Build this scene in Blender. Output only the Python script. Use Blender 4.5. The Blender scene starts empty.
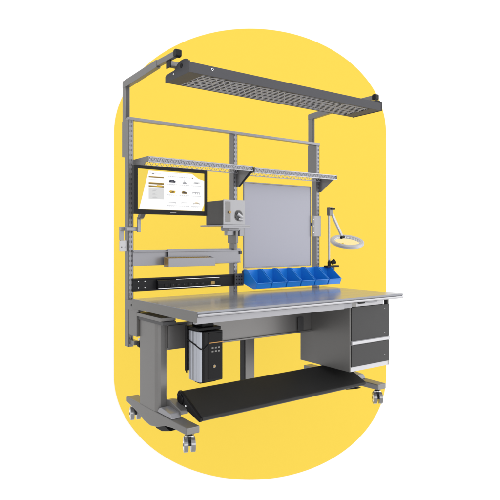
import bpy, bmesh, math, random
from mathutils import Vector, Matrix
random.seed(4)
S = bpy.context.scene
COL = S.collection
R = math.radians

# ------------------------------------------------------------------ materials
def mat(name, col, rough=.5, metal=0., spec=.5, var=.07, scale=7., bump=.03, bscale=220., stretch=(1,1,1),
        trans=0., emit=0., rvar=.08):
    m = bpy.data.materials.new(name); m.use_nodes = True
    nt = m.node_tree; b = nt.nodes['Principled BSDF']
    tc = nt.nodes.new('ShaderNodeTexCoord'); mp = nt.nodes.new('ShaderNodeMapping')
    mp.inputs['Scale'].default_value = stretch
    nt.links.new(tc.outputs['Object'], mp.inputs['Vector'])
    nz = nt.nodes.new('ShaderNodeTexNoise'); nz.inputs['Scale'].default_value = scale; nz.inputs['Detail'].default_value = 5
    nt.links.new(mp.outputs[0], nz.inputs['Vector'])
    mx = nt.nodes.new('ShaderNodeMix'); mx.data_type = 'RGBA'
    mx.inputs[6].default_value = tuple(c*(1-var) for c in col)+(1,)
    mx.inputs[7].default_value = tuple(min(1, c*(1+var)) for c in col)+(1,)
    nt.links.new(nz.outputs['Fac'], mx.inputs[0]); nt.links.new(mx.outputs[2], b.inputs['Base Color'])
    mr = nt.nodes.new('ShaderNodeMapRange')
    mr.inputs['To Min'].default_value = max(0, rough-rvar); mr.inputs['To Max'].default_value = min(1, rough+rvar)
    nt.links.new(nz.outputs['Fac'], mr.inputs['Value']); nt.links.new(mr.outputs[0], b.inputs['Roughness'])
    b.inputs['Metallic'].default_value = metal
    b.inputs['Specular IOR Level'].default_value = spec
    b.inputs['Transmission Weight'].default_value = trans
    if bump:
        n2 = nt.nodes.new('ShaderNodeTexNoise'); n2.inputs['Scale'].default_value = bscale
        nt.links.new(mp.outputs[0], n2.inputs['Vector'])
        bp = nt.nodes.new('ShaderNodeBump'); bp.inputs['Strength'].default_value = bump; bp.inputs['Distance'].default_value = .002
        nt.links.new(n2.outputs['Fac'], bp.inputs['Height']); nt.links.new(bp.outputs[0], b.inputs['Normal'])
    if emit:
        nt.links.new(mx.outputs[2], b.inputs['Emission Color']); b.inputs['Emission Strength'].default_value = emit
    return m

M = {}
M['paint']   = mat('grey_powder_coat', (.170,.166,.164), .34, .5, .5)
M['paint_lt']= mat('light_grey_powder_coat', (.26,.26,.278), .34, .45, .5)
M['paint_dk']= mat('charcoal_powder_coat', (.055,.055,.058), .42, .1, .4)
M['canopy']  = mat('dark_grey_canopy_paint', (.060,.060,.067), .5, 0, .15)
M['grate']   = mat('silver_louvre', (.46,.46,.49), .35, 0, .5)
M['inside']  = mat('canopy_interior', (.035,.035,.038), .6, 0, .2)
M['steel']   = mat('brushed_stainless_steel', (.235,.24,.265), .16, .0, .34, var=.08, scale=4, stretch=(.35,3,1), bump=.004, bscale=90)
M['edge']    = mat('polished_steel_edge', (.40,.40,.42), .3, .8, .5, bump=0)
M['rail']    = mat('satin_rail_paint', (.235,.235,.255), .34, .5, .5)
M['black']   = mat('black_anodised_rail', (.016,.016,.018), .4, 0, .15)
M['gloss']   = mat('gloss_black_plastic', (.006,.006,.007), .2, 0, .12, bump=0)
M['satinblk']= mat('satin_black_plastic', (.010,.010,.011), .38, 0, .13)
M['rubber']  = mat('black_rubber', (.012,.012,.012), .7, 0, .3, bump=.15)
M['mat_top'] = mat('ribbed_footrest_rubber', (.020,.020,.020), .5, 0, .2, bump=.08, bscale=120)
M['chrome']  = mat('chrome', (.75,.75,.77), .12, 1., .5, bump=0)
M['wheel']   = mat('pale_grey_caster_plastic', (.22,.22,.23), .16, .5, .6, bump=0)
M['wire']    = mat('zinc_wire', (.46,.46,.49), .28, .4, .5, bump=0)
M['board']   = mat('pale_lavender_grey_panel', (.27,.272,.318), .32, .25, .4, var=.05, scale=1.6)
M['blue']    = mat('blue_polypropylene', (.008,.18,.60), .35, 0, .5, var=.04)
M['yellow']  = mat('yellow_backdrop_paint', (.85,.612,.084), .9, 0, 0., var=.004, bump=0)
M['white']   = mat('white_backdrop_paint', (.93,.93,.93), .9, 0, 0., var=.003, bump=0)
M['drawer']  = mat('dark_drawer_front', (.024,.024,.025), .42, 0, .3)
M['cabinet'] = mat('cabinet_side_paint', (.150,.147,.143), .36, .4, .5)
M['pale']    = mat('pale_trim', (.42,.42,.44), .36, .3, .5)
M['silver']  = mat('silver_computer_side', (.40,.42,.47), .28, .5, .5, var=0, bump=0, rvar=0)
M['boxdark'] = mat('dark_instrument_case', (.052,.050,.048), .45, .2, .4)
M['boxface'] = mat('pale_grey_instrument_face', (.30,.30,.315), .36, .2, .5)
M['brass']   = mat('brass', (.30,.19,.06), .35, .6, .5)
M['cork']    = mat('tan_tray_liner', (.36,.24,.07), .8, 0, .2, var=.3, scale=60)
M['orange']  = mat('orange_stripe', (.42,.20,.04), .5)
M['lens']    = mat('clear_lens', (1,1,1), .02, 0, .5, trans=1, var=0, bump=0, rvar=0)
M['led']     = mat('white_led_cover', (.85,.85,.87), .3, 0, .5, bump=0)
# the monitor's own picture (a lit screen gives off light)
def scr(name, col, e=.92): return mat(name, col, .5, 0, 0, var=.01, bump=0, emit=e)
def dim(m):
    n = m.node_tree.nodes['Principled BSDF']
    for l in list(m.node_tree.links):
        if l.to_socket == n.inputs['Base Color']: m.node_tree.links.remove(l)
    n.inputs['Base Color'].default_value = (.01,.01,.01,1); return m
M['s_yellow']= dim(scr('screen_yellow', (.99,.73,.105)))
M['s_white'] = dim(scr('screen_white', (1,1,1), 1.0))
M['s_grey']  = dim(scr('screen_pale_grey', (.78,.78,.78)))
M['s_text']  = dim(scr('screen_text_grey', (.33,.33,.36)))
M['s_dark']  = dim(scr('screen_dark', (.06,.06,.08)))
M['s_brown'] = dim(scr('screen_brown', (.30,.20,.06)))
M['s_gold']  = dim(scr('screen_gold', (.80,.50,.04)))

# ------------------------------------------------------------------ mesh helpers
class MB:
    """collects shapes into one mesh; each shape may carry its own material slot"""
    def __init__(s): s.bm = bmesh.new(); s.slots = []
    def _m(s, faces, m):
        if m is None: return
        if m not in s.slots: s.slots.append(m)
        i = s.slots.index(m)
        for f in faces: f.material_index = i
    def box(s, x0, x1, y0, y1, z0, z1, m=None, mtx=None):
        vs = [s.bm.verts.new((x, y, z)) for z in (z0, z1) for y in (y0, y1) for x in (x0, x1)]
        if mtx:
            for v in vs: v.co = mtx @ v.co
        fs = [s.bm.faces.new([vs[i] for i in q]) for q in ((0,2,3,1),(4,5,7,6),(0,1,5,4),(2,6,7,3),(0,4,6,2),(1,3,7,5))]
        s._m(fs, m); return s
    def prism(s, pts, a0, a1, axis='x', m=None, mtx=None):
        """pts in the two other axes (x: (y,z); y: (x,z); z: (x,y))"""
        def V(p, a):
            return {'x': (a, p[0], p[1]), 'y': (p[0], a, p[1]), 'z': (p[0], p[1], a)}[axis]
        A = [s.bm.verts.new(V(p, a0)) for p in pts]; B = [s.bm.verts.new(V(p, a1)) for p in pts]
        if mtx:
            for v in A+B: v.co = mtx @ v.co
        n = len(pts); fs = [s.bm.faces.new(A), s.bm.faces.new(B[::-1])]
        for i in range(n): fs.append(s.bm.faces.new([A[i], B[i], B[(i+1) % n], A[(i+1) % n]]))
        s._m(fs, m); return s
    def tube(s, p0, p1, r, seg=10, m=None, r2=None):
        p0, p1 = Vector(p0), Vector(p1); d = (p1-p0); L = d.length; d.normalize()
        q = d.to_track_quat('Z', 'Y'); A = []; B = []
        for i in range(seg):
            a = 2*math.pi*i/seg; o = q @ Vector((math.cos(a), math.sin(a), 0))
            A.append(s.bm.verts.new(p0+o*r)); B.append(s.bm.verts.new(p1+o*(r2 if r2 is not None else r)))
        fs = [s.bm.faces.new(A[::-1]), s.bm.faces.new(B)]
        for i in range(seg): fs.append(s.bm.faces.new([A[i], A[(i+1) % seg], B[(i+1) % seg], B[i]]))
        s._m(fs, m); return s
    def path(s, pts, r, seg=6, m=None):
        for a, b in zip(pts, pts[1:]): s.tube(a, b, r, seg, m)
        return s
    def lathe(s, prof, seg=40, m=None, mtx=None):
        """closed profile of (r, z) turned round z"""
        rings = []
        for i in range(seg):
            a = 2*math.pi*i/seg
            rings.append([s.bm.verts.new((r*math.cos(a), r*math.sin(a), z)) for r, z in prof])
        if mtx:
            for rg in rings:
                for v in rg: v.co = mtx @ v.co
        fs = []; n = len(prof)
        for i in range(seg):
            A, B = rings[i], rings[(i+1) % seg]
            for k in range(n): fs.append(s.bm.faces.new([A[k], A[(k+1) % n], B[(k+1) % n], B[k]]))
        s._m(fs, m); return s
    def build(s, name, m, parent=None, bevel=.0015, smooth=False, loc=None):
        bmesh.ops.recalc_face_normals(s.bm, faces=s.bm.faces)
        me = bpy.data.meshes.new(name)
        if smooth:
            for f in s.bm.faces: f.smooth = True
        s.bm.to_mesh(me); s.bm.free()
        if s.slots:
            for k in s.slots: me.materials.append(M[k])
        else: me.materials.append(M[m])
        o = bpy.data.objects.new(name, me); COL.objects.link(o)
        if parent is not None:
            o.parent = parent
            w = wloc(parent); me.transform(Matrix.Translation(-w))      # shapes are written in world metres
        elif loc is not None:
            me.transform(Matrix.Translation(-Vector(loc))); o.location = loc
        if bevel:
            b = o.modifiers.new('bevel', 'BEVEL'); b.width = bevel; b.segments = 2; b.limit_method = 'ANGLE'; b.angle_limit = R(35)
            b.harden_normals = False
        return o
def wloc(o):
    w = Vector(o.location)
    while o.parent: o = o.parent; w += Vector(o.location)
    return w
def tag(o, label, cat, group=None):
    o['label'] = label; o['category'] = cat
    if group: o['group'] = group
    return o
def thing(name, loc, label, cat, group=None):
    o = bpy.data.objects.new(name, None); COL.objects.link(o); o.location = loc; o.empty_display_size = .05
    return tag(o, label, cat, group)
def rrect(x0, x1, z0, z1, r, n=5):
    out = []
    for cx, cz, a0 in ((x1-r, z1-r, 0), (x0+r, z1-r, 90), (x0+r, z0+r, 180), (x1-r, z0+r, 270)):
        for i in range(n+1):
            a = R(a0+90*i/n); out.append((cx+r*math.cos(a), cz+r*math.sin(a)))
    return out

# ------------------------------------------------------------------ camera
CX, CY, CZ = -1.6994, -3.7641, 1.2986
YAW, PIT, FPX, PY = -.6358, .0029, 564.7, 237.8
cam = bpy.data.cameras.new('camera'); co = bpy.data.objects.new('camera', cam); COL.objects.link(co)
co.location = (CX, CY, CZ); co.rotation_euler = (math.pi/2+PIT, 0, YAW)
cam.sensor_width = 36; cam.lens = 36*FPX/500; cam.shift_y = -(250-PY)/500; cam.clip_end = 100; cam.clip_start = .05
S.camera = co
FW = Vector((math.sin(-YAW), math.cos(YAW), 0)); RT = Vector((math.cos(YAW), math.sin(YAW), 0)); UP = Vector((0, 0, 1))

# ------------------------------------------------------------------ backdrop: white wall, tall yellow rounded panel
BC = Vector((CX, CY, CZ)) + FW*9.0 - UP*.231
def oriented(name, m, polyfn, thick, centre, bevel):
    mb = MB(); pts = polyfn
    mb.prism(pts, 0, thick, 'y')
    o = mb.build(name, m, None, bevel)
    o.location = centre; o.rotation_euler = (0, 0, YAW)
    return o
k = 9.0/FPX
def stadium(a, h, b, n=48):
    out = []
    for sx_, sz_, a0 in ((1, 1, 0), (-1, 1, 90), (-1, -1, 180), (1, -1, 270)):
        for i in range(n+1):
            t_ = R(a0+90*i/n)
            if i == n and a0 in (0, 180): continue
            out.append((a*math.cos(t_), sz_*(h-b)+b*math.sin(t_)))
    return out
panel = oriented('backdrop_panel', 'yellow', stadium(136*k, 225.5*k, 104*k), .004, BC, 0)
tag(panel, 'tall yellow panel with fully rounded ends on the white wall behind the workbench', 'backdrop panel')
wall = oriented('backdrop', 'white', [(-11, -7.5), (11, -7.5), (11, 8.5), (-11, 8.5)], .1, BC+FW*.007, 0)
wall['kind'] = 'structure'

# ------------------------------------------------------------------ the workbench
SP = .914
XU = [0, SP, 2*SP]
bench = thing('workbench', (SP, -.4, 0), 'large grey steel workbench on casters with stainless top and three slotted uprights', 'workbench')

def upright(x, top, bot, name='upright'):
    """hollow slotted channel: perforated front sheet, sides, back"""
    w, d, t = .037, .060, .0022
    mb = MB(); bm = mb.bm
    cols = [(.0085, .0135), (.0225, .0275)]
    xs = [0, cols[0][0], cols[0][1], cols[1][0], cols[1][1], w]
    zs = [bot]; slot = []
    z = bot + .02
    while z + .017 < top-.008:
        zs += [z, z+.017]; slot.append(len(zs)-2); z += .0345
    zs.append(top)
    g = {}
    for i, xx in enumerate(xs):
        for j, zz in enumerate(zs):
            for l, y in enumerate((0, t)): g[i, j, l] = bm.verts.new((x+xx, y, zz))
    hole = lambda i, j: i in (1, 3) and j in slot
    for i in range(len(xs)-1):
        for j in range(len(zs)-1):
            if hole(i, j): 
                for (a, b) in (((i, j), (i+1, j)), ((i+1, j), (i+1, j+1)), ((i+1, j+1), (i, j+1)), ((i, j+1), (i, j))):
                    bm.faces.new([g[a+(0,)], g[b+(0,)], g[b+(1,)], g[a+(1,)]])
                continue
            bm.faces.new([g[i, j, 0], g[i+1, j, 0], g[i+1, j+1, 0], g[i, j+1, 0]])
            bm.faces.new([g[i, j, 1], g[i, j+1, 1], g[i+1, j+1, 1], g[i+1, j, 1]])
    mb._m(bm.faces, 'rail')
    mb.box(x, x+t, .0, d, bot, top, 'paint'); mb.box(x+w-t, x+w, .0, d, bot, top, 'paint')
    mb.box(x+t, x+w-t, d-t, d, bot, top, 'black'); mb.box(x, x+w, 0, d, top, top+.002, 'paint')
    # black sheet added behind the slots for the shade inside the channel
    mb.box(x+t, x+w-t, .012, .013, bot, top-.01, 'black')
    return mb.build(name, 'paint', bench, 0)
for i, x in enumerate(XU): upright(x, 2.170, .53)

# lower centre post under the top
mb = MB(); mb.box(1.02, 1.032, .0, .06, .07, .80, 'black'); mb.box(1.032, 1.125, .0, .055, .07, .80, 'paint'); mb.build('centre_post', 'paint', bench, .002)
# top rail across the uprights
mb = MB(); mb.box(-.002, 2*SP+.039, -.006, .034, 2.156, 2.176, 'rail'); mb.build('top_rail', 'rail', bench, .002)

# overhead frame: masts behind the outer uprights and arms reaching forward
for x in (0, 2*SP):
    mb = MB()
    mb.box(x+.002, x+.036, .062, .112, 1.91, 2.4035, 'paint')
    mb.box(x-.0005, x+.0385, .0605, .1145, 1.90, 2.16, 'paint'); mb.box(x+.011, x+.033, .0600, .0618, 2.18, 2.40, 'paint_dk')  # dark strip stands in for the shaded channel front of the mast
    mb.build('mast', 'paint', bench, .003)
    mb = MB()
    mb.prism([(.115, 2.404), (.115, 2.448), (.108, 2.454), (-.42, 2.478), (-.42, 2.428), (.06, 2.404)], x+.002, x+.036, 'x', 'paint')
    ot = mb.build('arm', 'paint', bench, .002)
    mb = MB()
    mb.prism([(-.40, 2.436), (-.40, 2.474), (-.66, 2.472), (-.66, 2.436)], x+.005, x+.033, 'x', 'paint')
    mb.build('arm_extension', 'paint', ot, .002)
    mb = MB(); mb.prism(rrect(-.697, -.657, 2.431, 2.478, .012), x-.001, x+.039, 'x', 'satinblk'); mb.build('end_cap', 'satinblk', ot, .003)

# tabletop
X0, X1, YB, YF, ZT = -.011, 1.827, -.0947, -.9673, .8818
mb = MB()
mb.prism([(YB, ZT-.034), (YB, ZT), (YF+.004, ZT), (YF, ZT-.004), (YF, ZT-.011), (YF+.006, ZT-.0125), (YF+.006, ZT-.034)], X0, X1, 'x')
tt = mb.build('tabletop', 'steel', bench, 0)
mb = MB(); mb.prism([(YF+.0055, ZT-.0155), (YF-.003, ZT-.018), (YF-.007, ZT-.024), (YF-.003, ZT-.031), (YF+.0055, ZT-.035)], X0, X1, 'x'); mb.build('front_edge', 'edge', tt, 0)
mb = MB(); mb.box(X0-.003, X0-.0005, YB+.012, YF+.002, ZT-.066, ZT-.003, 'cabinet'); mb.box(X0-.0003, X0+.03, YB-.10, YF+.08, ZT-.065, ZT-.0365, 'cabinet')
mb.build('side_rim', 'paint', tt, .001)
mb = MB(); mb.box(X0+.004, 1.22, YF+.03, YF+.06, ZT-.078, ZT-.038, 'paint_lt'); mb.box(1.2203, 1.30, YF+.034, YF+.058, ZT-.074, ZT-.040, 'rail')
mb.build('front_apron', 'rail', bench, .002)
mb = MB()
for x in (.05, .5, 1.0, 1.33): mb.box(x, x+.05, YF+.065, YB-.02, ZT-.075, ZT-.037)
mb.box(.0, 1.80, -.16, -.10, ZT-.085, ZT-.037)
mb.build('underframe', 'paint', bench, .002)
# corner bracket joining the left upright to the top, and the levelling knob
for x in (0, 2*SP):
    mb = MB(); mb.box(x-.002, x-.0003, -.16, .055, .80, .868, 'paint'); mb.box(x+.001, x+.030, -.13, -.001, .62, .868, 'paint')
    mb.tube((x-.006, -.055, .835), (x-.002, -.055, .835), .008, 12, 'satinblk'); mb.tube((x-.006, -.11, .829), (x-.002, -.11, .829), .006, 12, 'satinblk')
    br = mb.build('upright_bracket', 'paint', bench, .001)
mb = MB(); mb.tube((.045, -.085, .560), (.045, -.118, .560), .024, 20, 'rubber'); mb.tube((.045, -.055, .560), (.045, -.085, .560), .010, 12, 'chrome')
mb.box(.036, .056, -.095, -.080, .585, .60, 'led'); mb.box(.01, .045, -.07, .0, .55, .58, 'paint'); mb.build('levelling_knob', 'rubber', bench, .002)

# columns, feet, casters
FXW = .0935
def column(x0, lab=None):
    mb = MB(); mb.prism([(x0+.004, -.146), (x0+.004, -.372), (x0+.012, -.398), (x0+.03, -.408), (x0+.074, -.408), (x0+.078, -.40), (x0+.078, -.146)], .150, .765, 'z', 'paint')
    c = mb.build('leg_column', 'paint', bench, .004)
    mb = MB(); mb.box(x0-.012, x0+.10, -.485, -.11, .765, .789, 'paint'); mb.box(x0-.004, x0+.095, -.50, -.12, .742, .7645, 'paint_dk')
    mb.build('top_plate', 'paint', c, .002)
    return c
def foot(x0):
    z = .1599
    mb = MB(); prof = [(.070, z), (.070, z-.036), (-.02, z-.052), (-.127, z-.075), (-.22, .058), (-.312, .048), (-.40, .062), (-.52, z-.060), (-.62, z-.046), (-.7997, z-.0433), (-.7997, z)]
    mb.prism(prof, x0, x0+FXW, 'x', 'paint')
    f = mb.build('foot', 'paint', bench, .006)
    mb = MB(); mb.prism([(-.40, z+.001), (-.425, z+.030), (-.45, z+.042), (-.575, z+.032), (-.60, z+.001)], x0+.006, x0+FXW-.012, 'x', 'paint_lt')
    mb.build('saddle', 'paint_lt', f, .005)
    mb = MB(); mb.prism([(-.34, .056), (-.36, .042), (-.44, .042), (-.50, .058), (-.56, .075), (-.46, .09)], x0+.02, x0+.075, 'x', 'satinblk'); mb.build('underside_bracket', 'satinblk', f, .002)
    return f
def caster(x, y, swivel):
    c = thing('caster', (x, y, 0), '', ''); del c['label']; del c['category']
    c.parent = bench; c.location = Vector((x, y, 0))-Vector(bench.location)
    rot = Matrix.Translation((x, y, 0)) @ Matrix.Rotation(swivel, 4, 'Z')
    def lw(a, b, r, m, rot=rot, r2=None):
        return (rot @ Vector(a), rot @ Vector(b), r, 28, m, r2)
    mb = MB(); mb.tube((x, y, .088), (x, y, .118), .019, 18, 'satinblk'); mb.tube((x, y, .094), (x, y, .100), .030, 24, 'chrome')
    mb.prism([(-.022, .055), (-.026, .075), (-.018, .092), (.018, .092), (.026, .062), (.030, .030), (.020, .022), (.004, .030)], -.009, .009, 'x', 'satinblk', rot)
    mb.prism([(-.022, .074), (-.012, .091), (.012, .091), (.022, .078)], -.031, .031, 'x', 'paint', rot)
    mb.build('housing', 'satinblk', c, .001)
    for s in (-1, 1):
        mb = MB(); mb.tube(*lw((s*.009, 0, .041), (s*.035, 0, .041), .0455, 'wheel'))
        mb.tube(*lw((s*.035, 0, .041), (s*.0375, 0, .041), .030, 'chrome', r2=.026)); mb.tube(*lw((s*.0375, 0, .041), (s*.039, 0, .041), .010, 'satinblk'))
        mb.build('wheel', 'wheel', c, .003)
    return c
for x0, sw in ((.0138, -.42), (1.734, -.62)):
    column(x0); foot(x0)
    caster(x0+FXW/2, -.752, sw); caster(x0+FXW/2, .022, sw+.12)
# crossbeam between the columns with end gussets
mb = MB(); mb.box(.080, 1.76, -.424, -.410, .570, .741, 'paint'); mb.box(.0805, 1.7595, -.438, -.4245, .728, .7405, 'paint'); mb.box(.0805, 1.7595, -.438, -.4245, .568, .580, 'paint')
cb = mb.build('crossbeam', 'paint', bench, .002)
mb = MB(); mb.box(.085, .23, -.4445, -.4390, .578, .728, 'paint'); mb.build('gusset', 'paint', cb, .001)
mb = MB(); mb.box(1.22, 1.275, -.4425, -.4388, .585, .69, 'paint_dk'); mb.build('cover_plate', 'paint_dk', cb, .001)

# ------------------------------------------------------------------ rails on the uprights
mb = MB()
mb.box(.027, .955, -.012, -.003, 1.108, 1.224, 'rail'); mb.box(.027, .955, -.030, -.012, 1.206, 1.212, 'rail')
mb.box(.300, .965, -.024, -.013, 1.118, 1.228, 'rail'); mb.box(.300, .965, -.032, -.024, 1.204, 1.220, 'rail'); mb.box(.300, .965, -.030, -.024, 1.112, 1.120, 'rail')
mb.box(.297, .3015, -.033, -.012, 1.165, 1.205, 'black')
ar = mb.build('accessory_rail', 'rail', bench, .0015)
mb = MB(); mb.box(.95, .972, -.034, -.001, 1.180, 1.205, 'paint_dk'); mb.build('rail_clip', 'paint_dk', ar, .001)

mb = MB(); mb.box(.027, .960, -.014, -.003, .925, 1.018, 'black'); mb.box(.027, .960, -.022, -.014, 1.006, 1.016, 'black'); mb.box(.027, .960, -.022, -.014, .927, .936, 'black')
mb.box(.900, .985, -.040, -.023, .925, 1.022, 'paint_dk')
for x in (.07, .12): 
    for z in (.950, .995): mb.tube((x, -.0165, z), (x, -.014, z), .004, 10, 'led')
for x in (.915, .94, .965):
    for z in (.945, .975, 1.0): mb.tube((x, -.043, z), (x, -.040, z), .006, 10, 'satinblk')
mb.build('power_rail', 'black', bench, .001)
ps = thing('power_strip', (.48, -.03, .93), 'long black power strip with a row of sockets on the black rail under the tray', 'power strip')
mb = MB(); mb.prism([(-.023, .938), (-.023, 1.004), (-.052, .996), (-.060, .975), (-.060, .945), (-.052, .938)], .205, .745, 'x', 'gloss'); mb.build('body', 'gloss', ps, .002)
for i in range(7):
    x = .270+i*.052
    mb = MB(); mb.box(x-.016, x+.016, -.0625, -.0602, .948, .974, 'satinblk')
    for dx in (-.006, .006): mb.box(x+dx-.0015, x+dx+.0015, -.0635, -.0628, .958, .968, 'paint_dk')
    mb.build('socket', 'satinblk', ps, .0008)
mb = MB(); mb.box(.655, .690, -.066, -.0602, .950, .974, 'brass'); mb.build('switch', 'brass', ps, .002)
mb = MB(); mb.box(.205, .745, -.0625, -.060, .9385, .9425, 'chrome'); mb.box(.36, .745, -.047, -.044, .9995, 1.0015, 'chrome'); mb.build('highlight_strip', 'chrome', ps, 0)  # chrome strips stand in for highlight lines on the glossy body

# ------------------------------------------------------------------ tray hooked over the grey rail
tr = thing('tool_tray', (.46, -.07, 1.10), 'small light grey open tray with tan lining hooked over the upper grey rail', 'tray')
mb = MB()
mb.box(.262, .665, -.112, -.108, 1.098, 1.160, 'rail'); mb.box(.262, .665, -.108, -.034, 1.098, 1.102, 'rail'); mb.box(.262, .665, -.038, -.034, 1.102, 1.170, 'rail')
mb.prism([(-.1075, 1.1025), (-.0385, 1.1025), (-.0385, 1.168), (-.1075, 1.158)], .2625, .266, 'x', 'brass')
mb.prism([(-.1075, 1.1025), (-.0385, 1.1025), (-.0385, 1.168), (-.1075, 1.158)], .661, .6645, 'x', 'rail')
mb.build('tray_body', 'rail', tr, .001)
mb = MB()
for i in range(18): mb.prism([(-.105, 1.150), (-.040, 1.162), (-.040, 1.166), (-.105, 1.154)], .272+i*.0212, .272+i*.0212+.014, 'x', 'cork')
mb.box(.268, .659, -.104, -.042, 1.104, 1.150, 'cork'); mb.build('tray_lining', 'cork', tr, .0005)

# ------------------------------------------------------------------ wire shelves
def shelf(x0, x1, lab, depth=.218, drop=0):
    t = thing('wire_shelf', ((x0+x1)/2, -depth/2, 1.86), lab, 'shelf', 'wire shelves across the uprights')
    zt, zb = 1.870-drop, 1.836-drop
    mb = MB()
    n = int((x1-x0)/.0115)
    for i in range(n+1):
        x = x0+.006+(x1-x0-.012)*i/n; mb.tube((x, -.01, zt-.004), (x, -depth, zt-.004), .0027, 5, 'wire')
    for y in (-.06, -.11, -.16): mb.tube((x0+.004, y, zt-.009), (x1-.004, y, zt-.009), .0032, 6, 'wire')
    mb.build('wire_deck', 'wire', t, 0)
    for y, dz, name in ((-depth, 0, 'front_truss'), (-.012, 0, 'back_truss')):
        mb = MB()
        for z in (zt, zb): mb.tube((x0, y, z), (x1, y, z), .0042, 8, 'wire')
        m_ = int((x1-x0)/.021); 
        for i in range(m_):
            a = x0+(x1-x0)*i/m_; b = x0+(x1-x0)*(i+1)/m_
            mb.tube((a, y, zt if i % 2 else zb), (b, y, zb if i % 2 else zt), .0019, 6, 'wire')
        if name == 'front_truss': mb.box(x0+.002, x1-.002, y+.006, y+.010, zb+.002, zt-.006, 'rail')
        mb.build(name, 'wire', t, 0)
    for x in (x0-.001, x1-.003):
        mb = MB(); mb.prism([(-.001, zt+.004), (-depth-.004, zt+.004), (-depth-.004, zt-.028), (-depth+.05, zt-.040), (-.02, 1.728), (-.001, 1.728)], x, x+.004, 'x', 'paint')
        mb.box(x-.010 if x < .1 else x-.004, x-.0002, -.0045, -.001, 1.730, zt+.003, 'paint')
        mb.build('bracket', 'paint', t, 0)
shelf(.046, .946, 'chrome wire shelf directly above the monitor')
shelf(.962, 1.866, 'chrome wire shelf directly above the blank grey panel', drop=.010)

# ------------------------------------------------------------------ blank grey panel
wb = thing('blank_panel', (1.38, 0, 1.08), 'square blank pale grey panel between the middle and right uprights', 'panel')
mb = MB(); mb.box(1.020, 1.746, -.006, .004, 1.070, 1.764, 'board'); mb.build('panel_sheet', 'board', wb, .001)
mb = MB()
for b in ((1.012, 1.0205, 1.061, 1.774), (1.7455, 1.754, 1.061, 1.774)): mb.box(b[0], b[1], -.010, .008, b[2], b[3], 'rail')
for z in (1.061, 1.7655): mb.box(1.0205, 1.7455, -.010, .008, z, z+.0085, 'rail')
mb.box(.952, 1.827, .0095, .020, 1.42, 1.45, 'rail')
mb.build('panel_frame', 'rail', wb, .001)
# mounting plate on the right upright
mp_ = thing('mounting_plate', (1.81, -.012, 1.40), 'pale steel mounting plate on the right upright beside the blank panel', 'bracket')
mb = MB(); mb.box(1.782, 1.866, -.018, -.011, 1.325, 1.512, 'paint_lt'); mb.build('plate', 'paint_lt', mp_, .002)
mb = MB(); mb.box(1.757, 1.781, -.026, -.011, 1.325, 1.512, 'paint')
for z in (1.36, 1.42, 1.48): mb.tube((1.769, -.028, z), (1.769, -.0262, z), .004, 10, 'led')
mb.build('side_flange', 'paint', mp_, .001)

# ------------------------------------------------------------------ monitor
mo = thing('monitor', (.24, -.2, 1.45), 'wide black framed monitor switched on with a web page of small pictures', 'monitor')
mx0, mx1, mz0, mz1, my = -.050, .537, 1.474, 1.810, -.200
sx0, sx1, sz0, sz1 = -.022, .514, 1.506, 1.786
mb = MB()
mb.box(mx0, sx0, my, my+.035, mz0, mz1); mb.box(sx1, mx1, my, my+.035, mz0, mz1)
mb.box(sx0, sx1, my, my+.035, mz0, sz0); mb.box(sx0, sx1, my, my+.035, sz1, mz1); mb.box(mx0+.04, mx1-.04, my+.035, my+.055, mz0+.04, mz1-.04)
mb.build('bezel', 'satinblk', mo, .002)
sw, sh = sx1-sx0, sz1-sz0
mb = MB(); mb.box(sx0, sx1, my+.006, my+.012, sz0, sz1, 's_yellow')
# picture coordinates u right, v down, both 0..1
def poly(pts, lvl, m):
    y = my+.006-.0004*lvl
    vs = [mb.bm.verts.new((sx0+u*sw, y, sz1-v*sh)) for u, v in pts]; f = mb.bm.faces.new(vs); mb._m([f], m)
def rc(u0, v0, u1, v1, lvl, m): poly([(u0, v0), (u1, v0), (u1, v1), (u0, v1)], lvl, m)
poly([(.155, .03), (.80, .03), (.905, .15), (.998, .19), (.998, .80), (.955, .995), (.02, .995), (.03, .93)], 1, 's_white')
rc(.165, .065, .19, .075, 2, 's_text'); rc(.20, .085, .235, .115, 2, 's_text'); rc(.24, .075, .33, .085, 2, 's_grey'); rc(.24, .10, .31, .108, 2, 's_grey')
rc(.155, .175, .375, .20, 2, 's_brown'); rc(.155, .167, .375, .1745, 2, 's_gold'); rc(.155, .245, .33, .25, 2, 's_grey')
rc(.155, .325, .375, .365, 2, 's_brown'); rc(.155, .317, .375, .3245, 2, 's_gold')
rc(.155, .395, .375, .445, 2, 's_brown'); rc(.16, .40, .345, .412, 3, 's_gold'); rc(.27, .38, .35, .42, 4, 's_gold')
rc(.155, .46, .375, .73, 2, 's_grey')
for i in range(7): rc(.21, .49+i*.034, .21+(.06, .05, .07, .04, .06, .05, .07)[i], .494+i*.034, 3, 's_text')
rc(.50, .05, .58, .055, 2, 's_grey'); rc(.60, .05, .74, .055, 2, 's_grey'); rc(.80, .13, .82, .155, 2, 's_brown')
for i in range(13): rc(.44+i*.026, .135+(i*.0006), .44+i*.026+.018, .142+(i*.0006), 2, 's_text')
for c in range(3):
    for r_ in range(3):
        u = .50+c*.185; v = .26+r_*.27
        for k_ in range(5): rc(u-.075+k_*.031, v+.075, u-.075+k_*.031+.022, v+.081, 2, 's_text')
        for k_ in range(3): rc(u-.05+k_*.03, v+.093, u-.05+k_*.03+.02, v+.098, 2, 's_grey')
def blob(u, v, pts, m, l=3): poly([(u+a, v+b) for a, b in pts], l, m)
u, v = .50, .26; blob(u, v, [(-.05, -.005), (-.035, -.035), (.02, -.035), (.05, -.005), (.045, .03), (-.045, .03)], 's_dark'); rc(u-.02, v-.015, u+.015, v, 4, 's_text')
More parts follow.
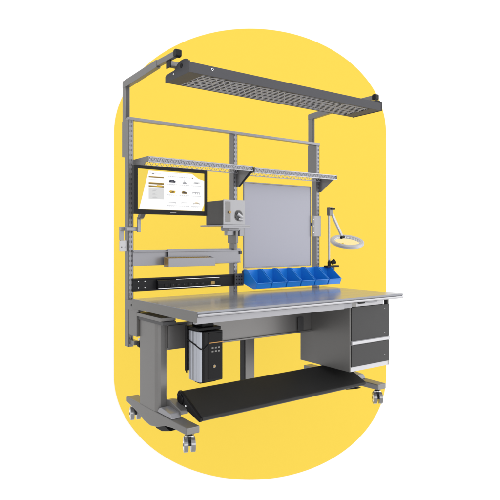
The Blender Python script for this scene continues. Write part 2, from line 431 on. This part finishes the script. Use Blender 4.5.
u = .685; rc(u-.006, v-.045, u+.006, v+.02, 3, 's_grey'); blob(u, v, [(-.03, .02), (-.01, .0), (.02, .0), (.035, .035), (-.02, .04)], 's_text')
u = .87; blob(u, v, [(-.06, .01), (-.02, -.02), (.05, -.02), (.06, .0), (.02, .025)], 's_grey'); rc(u-.03, v-.01, u+.03, v+.012, 4, 's_text')
u, v = .50, .53; blob(u, v, [(-.05, -.01), (-.03, -.035), (.04, -.03), (.05, .0), (.03, .035), (-.03, .03)], 's_gold'); rc(u-.03, v+.008, u+.02, v+.026, 4, 's_brown'); rc(u-.01, v-.012, u+.025, v, 4, 's_dark')
u = .685; blob(u, v, [(-.045, -.01), (-.02, -.04), (.015, -.025), (.045, .005), (.03, .035), (-.04, .03)], 's_brown'); rc(u-.02, v-.005, u+.03, v+.02, 4, 's_dark')
u = .87; rc(u-.06, v-.02, u+.06, v-.010, 3, 's_text')
for d in (-.055, -.015, .015, .05): rc(u+d, v-.01, u+d+.006, v+.03, 3, 's_text')
v = .80
for c, w in ((0, .05), (1, .045), (2, .05)):
    u = .50+c*.185; rc(u-w, v-.012, u+w, v-.004, 3, 's_text' if c < 2 else 's_brown')
    for d in (-w, w-.006): rc(u+d, v-.004, u+d+.006, v+.025, 3, 's_grey' if c < 2 else 's_text')
blob(.87, .80, [(-.03, -.012), (-.01, -.03), (.02, -.03), (.03, -.012)], 's_gold')
mb.build('screen', 's_white', mo, 0)
mb = MB(); mb.box(.225, .275, my-.0006, my+.001, 1.486, 1.492, 'paint'); mb.build('bezel_mark', 'paint', mo, 0)

# monitor arm on the left upright
mb = MB()
mb.prism(rrect(-.058, -.003, 1.212, 1.292, .008), .016, .030, 'y', 'pale')
mb.box(-.058, -.030, .014, .032, 1.2925, 1.360, 'paint_lt'); mb.prism(rrect(-.058, .032, 1.345, 1.388, .006), .010, .034, 'y', 'paint_lt') if False else None
mb.box(-.058, -.006, .012, .034, 1.3605, 1.390, 'paint_lt')
for x in (-.046, -.02): mb.tube((x, .0125, 1.245), (x, .016, 1.245), .004, 10, 'satinblk')
ma = mb.build('mounting_arm', 'paint_lt', mo, .002)
mb = MB(); mb.box(-.030, .062, -.040, -.012, 1.358, 1.388, 'paint_lt'); mb.box(-.029, -.007, -.0115, .0115, 1.359, 1.387, 'paint_lt')
mb.box(.045, .066, -.062, -.041, 1.350, 1.458, 'paint_lt'); mb.build('lower_arm', 'paint_lt', ma, .003)
mb = MB(); mb.prism([(-.062, 1.440), (-.090, 1.450), (-.128, 1.490), (-.144, 1.530), (-.144, 1.60), (-.120, 1.60), (-.112, 1.50), (-.062, 1.470)], .040, .078, 'x', 'paint')
mb.box(.0, .12, -.1438, -.135, 1.53, 1.65, 'paint'); mb.build('tilt_head', 'paint', ma, .004)

# ------------------------------------------------------------------ instrument box on its bracket shelf
ish = thing('instrument_shelf', (.72, -.15, 1.39), 'thin grey bracket shelf under the dark instrument box at the middle upright', 'shelf')
mb = MB(); mb.box(.598, .848, -.315, .0, 1.398, 1.408, 'paint_lt'); mb.box(.598, .848, -.315, -.312, 1.385, 1.398, 'paint_lt'); mb.build('shelf_plate', 'paint_lt', ish, .001)
mb = MB(); mb.box(.70, .80, -.24, -.14, 1.362, 1.3975, 'paint_lt'); mb.build('swivel_mount', 'paint_lt', ish, .004)
mb = MB(); mb.box(.815, .8845, -.05, -.01, 1.33, 1.371, 'paint_lt'); mb.box(.885, .911, -.07, .045, 1.27, 1.3715, 'paint'); mb.tube((.895, -.045, 1.215), (.895, -.045, 1.27), .014, 16, 'paint'); mb.box(.952, .995, -.03, .0, 1.325, 1.397, 'paint_lt'); mb.box(.78, .96, -.04, -.012, 1.372, 1.3975, 'paint_lt')
mb.build('post_clamp', 'paint', ish, .003)
ib = thing('instrument_box', (.71, -.18, 1.408), 'boxy bench instrument with dark side and pale front panel on the small shelf', 'instrument')
mb = MB(); mb.box(.619, .806, -.292, -.050, 1.4095, 1.590, 'boxdark'); mb.build('case', 'boxdark', ib, .004)
mb = MB(); mb.box(.616, .809, -.302, -.2925, 1.4095, 1.594, 'boxface'); mb.box(.630, .676, -.3035, -.3022, 1.430, 1.580, 'paint')
fp = mb.build('front_panel', 'boxface', ib, .0015)
mb = MB(); mb.tube((.664, -.304, 1.500), (.664, -.314, 1.500), .010, 20, 'brass'); mb.build('knob', 'brass', ib, .001)
mb = MB(); c0 = Vector((.748, 0, 1.475))
for a0 in range(0, 360, 15):
    pass
mb.lathe([(.036, 0), (.043, .004), (.043, .014), (.034, .014), (.032, .002)], 36, 'paint', Matrix.Translation((.748, -.305, 1.478)) @ Matrix.Rotation(R(90), 4, 'X') @ Matrix.Scale(-1, 4, (0, 0, 1)) @ Matrix.Scale(1, 4))
mb.tube((.748, -.305, 1.478), (.748, -.309, 1.478), .033, 32, 'paint_dk')
mb.tube((.735, -.309, 1.490), (.772, -.320, 1.464), .014, 18, 'pale', .011); mb.tube((.744, -.309, 1.452), (.778, -.316, 1.446), .010, 14, 'pale')
mb.build('nozzle', 'chrome', ib, .001)

# ------------------------------------------------------------------ blue bins
def bin_mesh(parent, x0, w=.148):
    t = .0035; prof = [(-.030, 1.052), (-.030, .938), (-.165, .902), (-.195, .905), (-.212, .948), (-.205, .952), (-.150, .990), (-.075, 1.052)]
    mb = MB()
    for a in (x0, x0+w-t): mb.prism(prof, a, a+t, 'x', 'blue')
    # rear wall, floor, front wall, lip
    mb.prism([(-.030, 1.052), (-.030, .938), (-.034, .940), (-.034, 1.052)], x0+t, x0+w-t, 'x', 'blue')
    mb.prism([(-.034, .9385), (-.165, .9025), (-.195, .9055), (-.195, .9095), (-.165, .9065), (-.034, .9425)], x0+t, x0+w-t, 'x', 'blue')
    mb.prism([(-.195, .9055), (-.212, .948), (-.2080, .948), (-.191, .9095)], x0+t, x0+w-t, 'x', 'blue')
    mb.box(x0+.002, x0+w-.002, -.2185, -.2075, .9482, .9535, 'blue')
    # rolled side lips
    for a in (x0-.0015, x0+w-t-.0005):
        mb.prism([(-.205, .9525), (-.150, .9905), (-.075, 1.0525), (-.030, 1.0525), (-.030, 1.0575), (-.077, 1.0575), (-.153, .9965), (-.208, .9575)], a, a+.0055, 'x', 'blue')
    mb.box(x0+.045, x0+w-.045, -.2165, -.2125, .918, .940, 'blue', None) if False else None
    return mb
labs = ['open blue plastic bin at the left end of the row above the table',
        'second blue plastic bin from the left in the row',
        'third blue plastic bin from the left in the row',
        'third blue plastic bin from the right in the row',
        'second blue plastic bin from the right in the row',
        'blue plastic bin at the right end of the row beside the ring lamp']
bx0 = .990
b0 = bin_mesh(None, bx0).build('storage_bin', 'blue', None, .0012, loc=(bx0+.074, -.12, .902))
bins = [b0]
for i in range(1, 6):
    c = b0.copy(); COL.objects.link(c); c.location.x += .1585*i; bins.append(c)
for o, l in zip(bins, labs): tag(o, l, 'bin', 'blue storage bins in a row')
mb = MB(); mb.box(.985, 2.03, -.0285, -.012, .955, 1.045, 'paint_dk'); mb.box(.985, 2.03, -.0285, -.0225, 1.0455, 1.050, 'paint_dk'); mb.box(1.84, 1.865, -.0115, -.003, .96, 1.04, 'paint_dk'); mb.build('bin_rail', 'paint_dk', bench, .001)

# ------------------------------------------------------------------ ring lamp
rl = thing('ring_lamp', (1.93, -.06, 1.05), 'grey magnifier lamp with round ring head on a thin folding arm at right', 'lamp')
mb = MB(); mb.box(1.885, 2.03, -.085, -.035, 1.046, 1.062, 'satinblk'); mb.tube((1.93, -.06, 1.062), (1.93, -.06, 1.095), .016, 18, 'satinblk')
mb.tube((1.945, -.075, 1.085), (1.975, -.085, 1.100), .018, 16, 'satinblk', .024); mb.tube((1.93, -.06, 1.095), (1.93, -.06, 1.125), .012, 16, 'satinblk', .006)
mb.build('clamp_base', 'satinblk', rl, .001)
mb = MB(); mb.box(1.922, 1.936, -.067, -.053, 1.10, 1.56, 'pale'); mb.build('post', 'pale', rl, .002)
mb = MB(); mb.box(1.915, 1.955, -.080, -.045, 1.515, 1.592, 'paint'); mb.tube((1.925, -.085, 1.575), (1.975, -.085, 1.575), .008, 12, 'satinblk'); mb.build('hinge', 'paint', rl, .003)
p0, p1 = Vector((1.945, -.062, 1.56)), Vector((2.115, -.035, 1.335))
d = (p1-p0).normalized(); q = d.to_track_quat('Z', 'Y').to_matrix().to_4x4()
mb = MB(); mb.box(-.009, .009, -.012, .012, 0, (p1-p0).length, 'pale', Matrix.Translation(p0) @ q); mb.build('arm', 'paint_lt', rl, .002)
RM = Matrix.Translation((2.160, -.06, 1.278)) @ Matrix.Rotation(YAW, 4, 'Z') @ Matrix.Rotation(R(20), 4, 'X') @ Matrix.Rotation(R(3), 4, 'Y')
mb = MB(); mb.lathe([(.118, -.011), (.123, -.016), (.150, -.017), (.158, -.010), (.158, .008), (.148, .016), (.124, .015), (.118, .011)], 64, 'pale', RM)
mb.build('ring_head', 'pale', rl, .001, smooth=False)
mb = MB()
for i in range(24):
    mb.box(.1145, .1178, -.010, .010, -.007, .007, 'led', RM @ Matrix.Rotation(R(15*i), 4, 'Z'))
mb.build('led_ring', 'led', rl, 0)
mb = MB(); mb.lathe([(.0001, -.0008), (.1135, -.0008), (.1135, .0008), (.0001, .0008)], 48, 'lens', RM); mb.build('lens', 'lens', rl, 0)
mb = MB(); mb.tube(p1-Vector((.02, .01, .02)), p1+Vector((.03, 0, -.012)), .013, 14, 'satinblk'); mb.build('pivot', 'satinblk', rl, .002)

# ------------------------------------------------------------------ overhead light canopy
cx0, cx1, cyb, cyf, cz = .063, 1.8273, -.4465, -.7542, 2.3287
ol = thing('overhead_light', ((cx0+cx1)/2, (cyb+cyf)/2, cz), 'long dark grey overhead light with a louvred underside above the bench', 'overhead light')
mb = MB()
mb.box(cx0, cx1, cyf, cyf+.004, cz, cz+.064); mb.box(cx0, cx1, cyb-.004, cyb, cz, cz+.044)
mb.prism([(cyf+.004, cz+.060), (cyf+.004, cz+.064), (cyb-.004, cz+.044), (cyb-.004, cz+.040)], cx0, cx1, 'x')
gx0, gx1, gy0, gy1 = .168, 1.715, -.738, -.459
mb.box(cx0, gx0, cyf+.004, cyb-.004, cz+.001, cz+.005); mb.box(gx1, cx1, cyf+.004, cyb-.004, cz+.001, cz+.005)
mb.box(gx0, gx1, cyf+.004, gy0, cz+.001, cz+.005); mb.box(gx0, gx1, gy1, cyb-.004, cz+.001, cz+.005)
mb.build('housing', 'canopy', ol, .0015)
mb = MB(); mb.box(gx0, gx1, gy0, gy1, cz+.028, cz+.030); mb.build('inner_tray', 'inside', ol, 0)
mb = MB(); rows = 9; L = .052; hgt = .0038
pitch = (gy1-gy0)/rows
for r_ in range(rows+1):
    y = gy0+pitch*r_; mb.box(gx0, gx1, y-.0018, y+.0018, cz+.002, cz+.002+hgt)
for r_ in range(rows):
    n = int((gx1-gx0)/L)
    for i in range(n+1):
        x = gx0+L*(i+(.5 if r_ % 2 else 0))
        if x < gx1-.004: 
            s_ = .014 if r_ % 2 else -.014
            mb.prism([(x-s_-.0018, gy0+pitch*r_+.002), (x-s_+.0018, gy0+pitch*r_+.002), (x+s_+.0018, gy0+pitch*(r_+1)-.002), (x+s_-.0018, gy0+pitch*(r_+1)-.002)], cz+.002, cz+.002+hgt, 'z')
gr = mb.build('louvre', 'grate', ol, 0)
for x, sgn in ((cx0, -1), (cx1, 1)):
    a, b = (x-.006, x-.0003) if sgn < 0 else (x+.0003, x+.006)
    mb = MB()
    prof = [(cyb+.002, cz-.002), (cyb+.002, cz+.038), (cyb-.012, cz+.048), (-.525, cz+.052), (-.560, cz+.053), (-.580, cz+.060), (-.600, cz+.080)]
    prof += [(-.672+.07*math.cos(R(t_)), cz+.074+.022*math.sin(R(t_))) for t_ in range(20, 181, 20)][:9]
    prof += [(cyf-.004, cz+.070), (cyf-.004, cz-.002)]
    mb.prism(prof, a, b, 'x')
    e = mb.build('end_plate', 'canopy', ol, .001)
    mb = MB(); xs_ = a-.003 if sgn < 0 else b
    mb.tube((xs_, -.56, cz+.03), (xs_+.003, -.56, cz+.03), .006, 14, 'chrome'); mb.build('bolt', 'chrome', e, 0)
    mb = MB(); mb.tube((xs_, -.66, cz+.06), (xs_+.003, -.66, cz+.06), .014, 16, 'satinblk'); mb.build('pivot', 'satinblk', e, 0)
    # hanger bar between arm and end plate
    mb = MB()
    hx = (.020, .150) if sgn < 0 else (1.745, 1.875)
    mb.box(hx[0], hx[1], -.588, -.546, 2.3995, 2.4325, 'paint'); 
    h = mb.build('hanger_bar', 'paint', ol, .002)
    mb = MB(); ex = hx[0]-.008 if sgn < 0 else hx[1]
    mb.box(ex, ex+.008, -.594, -.540, 2.390, 2.440, 'satinblk'); mb.build('end_cap', 'satinblk', h, .002)
mb = MB(); mb.tube((.225, cyf-.003, cz+.044), (.225, cyf, cz+.044), .0085, 16, 'chrome'); mb.tube((.225, cyf-.005, cz+.044), (.225, cyf-.003, cz+.044), .005, 16, 'satinblk'); mb.build('front_screw', 'chrome', ol, 0)

# ------------------------------------------------------------------ drawer cabinet
dx0, dx1, dy0, dy1, dz0, dz1 = 1.368, 1.806, -.846, -.300, .318, .842
dc = thing('drawer_cabinet', (1.59, -.57, .318), 'dark grey drawer cabinet with two drawers hung under the right of the worktop', 'cabinet')
mb = MB(); mb.box(dx0, dx0+.012, dy0, dy1, dz0, dz1, 'cabinet'); mb.box(dx1-.012, dx1, dy0, dy1, dz0, dz1, 'cabinet'); mb.box(dx0+.012, dx1-.012, dy1-.01, dy1, dz0, dz1, 'cabinet')
mb.box(dx0+.012, dx1-.012, dy0+.02, dy1-.01, dz0+.001, dz0+.010, 'cabinet'); mb.box(dx0+.012, dx1-.012, dy0+.02, dy1-.01, dz1-.010, dz1-.001, 'cabinet')
mb.build('shell', 'cabinet', dc, .002)
mb = MB(); mb.box(dx0+.012, dx1-.012, dy0, dy0+.01, dz0, .352, 'pale'); mb.build('bottom_trim', 'pale', dc, .001)
mb = MB(); mb.box(dx0+.012, dx1-.07, dy0, dy0+.01, .797, .8395, 'pale'); mb.box(dx1-.07, dx1-.055, dy0-.001, dy0+.01, .792, .8395, 'led'); mb.build('top_trim', 'pale', dc, .001)
mb = MB(); mb.prism(rrect(dx0+.085, dx0+.15, .818, .838, .006), dy0-.014, dy0-.001, 'y', 'satinblk'); mb.box(dx0+.15, dx0+.29, dy0-.010, dy0-.001, .818, .834, 'rail'); mb.build('latch', 'satinblk', dc, .001)
for (z0, z1) in ((.546, .795), (.353, .512)):
    mb = MB(); mb.box(dx0+.014, dx1-.003, dy0-.006, dy0-.0005, z0, z1, 'drawer'); dr = mb.build('drawer', 'drawer', dc, .0015)
    for zz in ((z0+.03, z1-.03) if z1-z0 > .2 else ((z0+z1)/2-.03,)):
        mb = MB(); mb.tube((dx1-.055, dy0-.008, zz), (dx1-.055, dy0-.006, zz), .0035, 10, 'pale'); mb.build('screw', 'pale', dr, 0)
mb = MB(); mb.prism([(dy0-.002, .5125), (dy0-.014, .520), (dy0-.014, .540), (dy0-.002, .5455)], dx0+.014, dx1-.003, 'x', 'pale'); mb.build('pull_rail', 'pale', dc, .001)

# ------------------------------------------------------------------ computer and its cradle
pc = thing('computer', (.25, -.63, .38), 'silver and black tower computer hung under the left of the worktop', 'computer')
x0, x1 = .160, .338
mb = MB()
mb.prism([(x0+.022, -.705), (x0+.008, -.696), (x0+.0005, -.672), (x0+.0025, -.668), (x0-.001, -.640), (x0+.0020, -.612), (x0-.0005, -.606), (x0+.001, -.585), (x0+.006, -.565), (x0+.022, -.565)], .392, .712, 'z', 'silver')
mb.build('side_shell', 'silver', pc, .003)
mb = MB()
mb.prism([(x0+.0235, -.704), (x0+.0235, -.545), (x1, -.545), (x1, -.704), (x1-.012, -.712), (x0+.034, -.712)], .392, .712, 'z', 'satinblk')
mb.prism([(-.70, .391), (-.66, .374), (-.60, .374), (-.56, .391)], x0+.03, x1-.03, 'x', 'satinblk')
mb.build('chassis', 'gloss', pc, .004)
mb = MB(); mb.prism(rrect(x0+.062, x1-.010, .408, .700, .008), -.7165, -.7125, 'y', 'gloss'); fpn = mb.build('front_panel', 'gloss', pc, .001)
mb = MB(); mb.box(x0+.068, x1-.003, -.7185, -.717, .636, .641, 'orange'); mb.build('orange_stripe', 'orange', fpn, 0)
mb = MB()
for i in range(3):
    for j in range(2): mb.box(x0+.085+i*.024, x0+.099+i*.024, -.7180, -.717, .578+j*.022, .588+j*.022, 'cabinet')
mb.build('port_cluster', 'cabinet', fpn, 0)
mb = MB(); mb.tube((x0+.105, -.717, .487), (x0+.105, -.7195, .487), .0105, 24, 'paint'); mb.tube((x0+.105, -.7195, .487), (x0+.105, -.721, .487), .007, 24, 'brass'); mb.build('power_button', 'chrome', fpn, 0)
cr = thing('computer_cradle', (.25, -.6, .74), 'black strap cradle holding the tower computer beneath the worktop', 'holder')
mb = MB(); mb.box(x0+.002, x1-.004, -.690, -.52, .716, .735, 'satinblk'); mb.box(x0+.05, x1-.04, -.66, -.53, .735, .803, 'satinblk'); mb.build('top_plate', 'satinblk', cr, .003)
mb = MB(); mb.box(x0-.0045, x0-.0008, -.565, -.5435, .43, .735, 'satinblk'); mb.box(x0-.004, x1-.01, -.543, -.530, .44, .7155, 'satinblk')
mb.build('side_arm', 'satinblk', cr, .001)
mb = MB()
def band(a, b): mb.tube(a, b, .0042, 8, 'satinblk')
band((x0-.003, -.555, .650), (x0-.003, -.655, .628)); band((x0-.003, -.655, .628), (x0+.008, -.702, .606)); band((x0+.008, -.702, .606), (x0+.026, -.7145, .600)); band((x0+.026, -.7145, .600), (x0+.060, -.716, .628))
mb.build('strap', 'satinblk', cr, 0)

# ------------------------------------------------------------------ footrest
fr = thing('footrest', (.9, -.6, .18), 'long black padded footrest tilted between the two feet of the bench', 'footrest')
fx0, fx1 = .152, 1.640
A, B = Vector((-.490, .302)), Vector((-.765, .188))           # rear and front of the top surface (y, z)
u = (B-A).normalized(); nrm = Vector((u.y, -u.x)); 
if nrm.y < 0: nrm = -nrm
T = .048
prof = []
def P2(s, t): p = A+u*s+nrm*t; return (p.x, p.y)
L_ = (B-A).length
prof = [P2(.004, -.012), P2(.0, -.006), P2(.006, -.001), P2(.018, 0), P2(L_-.02, 0), P2(L_-.006, -.002), P2(L_, -.010), P2(L_-.002, -.022), P2(L_-.02, -T+.004), P2(L_-.06, -T), P2(.05, -T), P2(.02, -T+.008)]
mb = MB(); mb.prism(prof, fx0, fx1, 'x', 'mat_top'); mb.build('pad', 'mat_top', fr, .012)
mb = MB(); ce = A+u*.055-nrm*.038
mb.tube((fx0-.026, ce.x+.012, ce.y+.006), (fx0+.03, ce.x+.012, ce.y+.006), .036, 24, 'gloss'); mb.tube((fx0-.026, ce.x-.06, ce.y-.022), (fx0-.018, ce.x-.06, ce.y-.022), .007, 12, 'led')
mb.prism([P2(-.012, -.020), P2(-.004, .000), P2(.020, .008), P2(L_*.6, .003), P2(L_-.004, -.006), P2(L_-.006, -.034), P2(L_*.6, -.052), P2(.07, -.072), P2(.01, -.066), P2(-.014, -.045)], fx0-.018, fx0+.004, 'x', 'satinblk')
mb.build('pivot_housing', 'gloss', fr, .006)
for xa, xb in ((.085, .142), (1.66, 1.725)):
    mb = MB(); mb.prism([(-.365, .205), (-.40, .232), (-.45, .240), (-.60, .205), (-.60, .178), (-.52, .163), (-.40, .163)], xa, xb, 'x', 'paint'); mb.build('bracket', 'paint', fr, .004)
mb = MB(); mb.box(fx0+.02, fx1-.02, -.60, -.55, .178, .186, 'paint'); mb.build('support_bar', 'paint', fr, .001)

# ------------------------------------------------------------------ light: even white studio, one big softbox in front
w = bpy.data.worlds.new('World'); S.world = w; w.use_nodes = True
nt = w.node_tree; bg = nt.nodes['Background']
tc = nt.nodes.new('ShaderNodeTexCoord'); sx = nt.nodes.new('ShaderNodeSeparateXYZ'); cr_ = nt.nodes.new('ShaderNodeValToRGB'); mr = nt.nodes.new('ShaderNodeMapRange')
nt.links.new(tc.outputs['Generated'], sx.inputs[0]); mr.inputs['From Min'].default_value = -1; nt.links.new(sx.outputs['Z'], mr.inputs['Value'])
nt.links.new(mr.outputs[0], cr_.inputs[0])
cr_.color_ramp.elements[0].position = .35; cr_.color_ramp.elements[0].color = (.84, .83, .82, 1)
cr_.color_ramp.elements[1].position = .60; cr_.color_ramp.elements[1].color = (1, 1, 1, 1)
# the room is brighter towards the right of the bench and dimmer behind the photographer
dp = nt.nodes.new('ShaderNodeVectorMath'); dp.operation = 'DOT_PRODUCT'; dp.inputs[1].default_value = (.90, -.43, 0)
nt.links.new(tc.outputs['Generated'], dp.inputs[0])
az = nt.nodes.new('ShaderNodeMapRange'); az.interpolation_type = 'SMOOTHSTEP'
for i_, v_ in zip(('From Min', 'From Max', 'To Min', 'To Max'), (.45, 1.0, .80, 2.1)): az.inputs[i_].default_value = v_
nt.links.new(dp.outputs['Value'], az.inputs['Value'])
ml = nt.nodes.new('ShaderNodeVectorMath'); ml.operation = 'SCALE'
nt.links.new(cr_.outputs[0], ml.inputs[0]); nt.links.new(az.outputs[0], ml.inputs['Scale']); nt.links.new(ml.outputs[0], bg.inputs[0])
bg.inputs[1].default_value = 1.34
def area(name, loc, target, size, power, col=(1, 1, 1)):
    l = bpy.data.lights.new(name, 'AREA'); l.shape = 'SQUARE'; l.size = size; l.energy = power; l.color = col
    o = bpy.data.objects.new(name, l); COL.objects.link(o); o.location = loc
    o.rotation_euler = (Vector(target)-Vector(loc)).to_track_quat('-Z', 'Y').to_euler(); return o
area('softbox', (-4.2, -9.8, 4.2), (1, 0, 1.0), 7, 420, (.97, .98, 1))

S.view_settings.view_transform = 'Standard'; S.view_settings.look = 'None'; S.view_settings.gamma = 1; S.view_settings.exposure = 0
S.render.engine = 'CYCLES'; S.cycles.max_bounces = 8; S.cycles.use_denoising = True
S.render.film_transparent = False
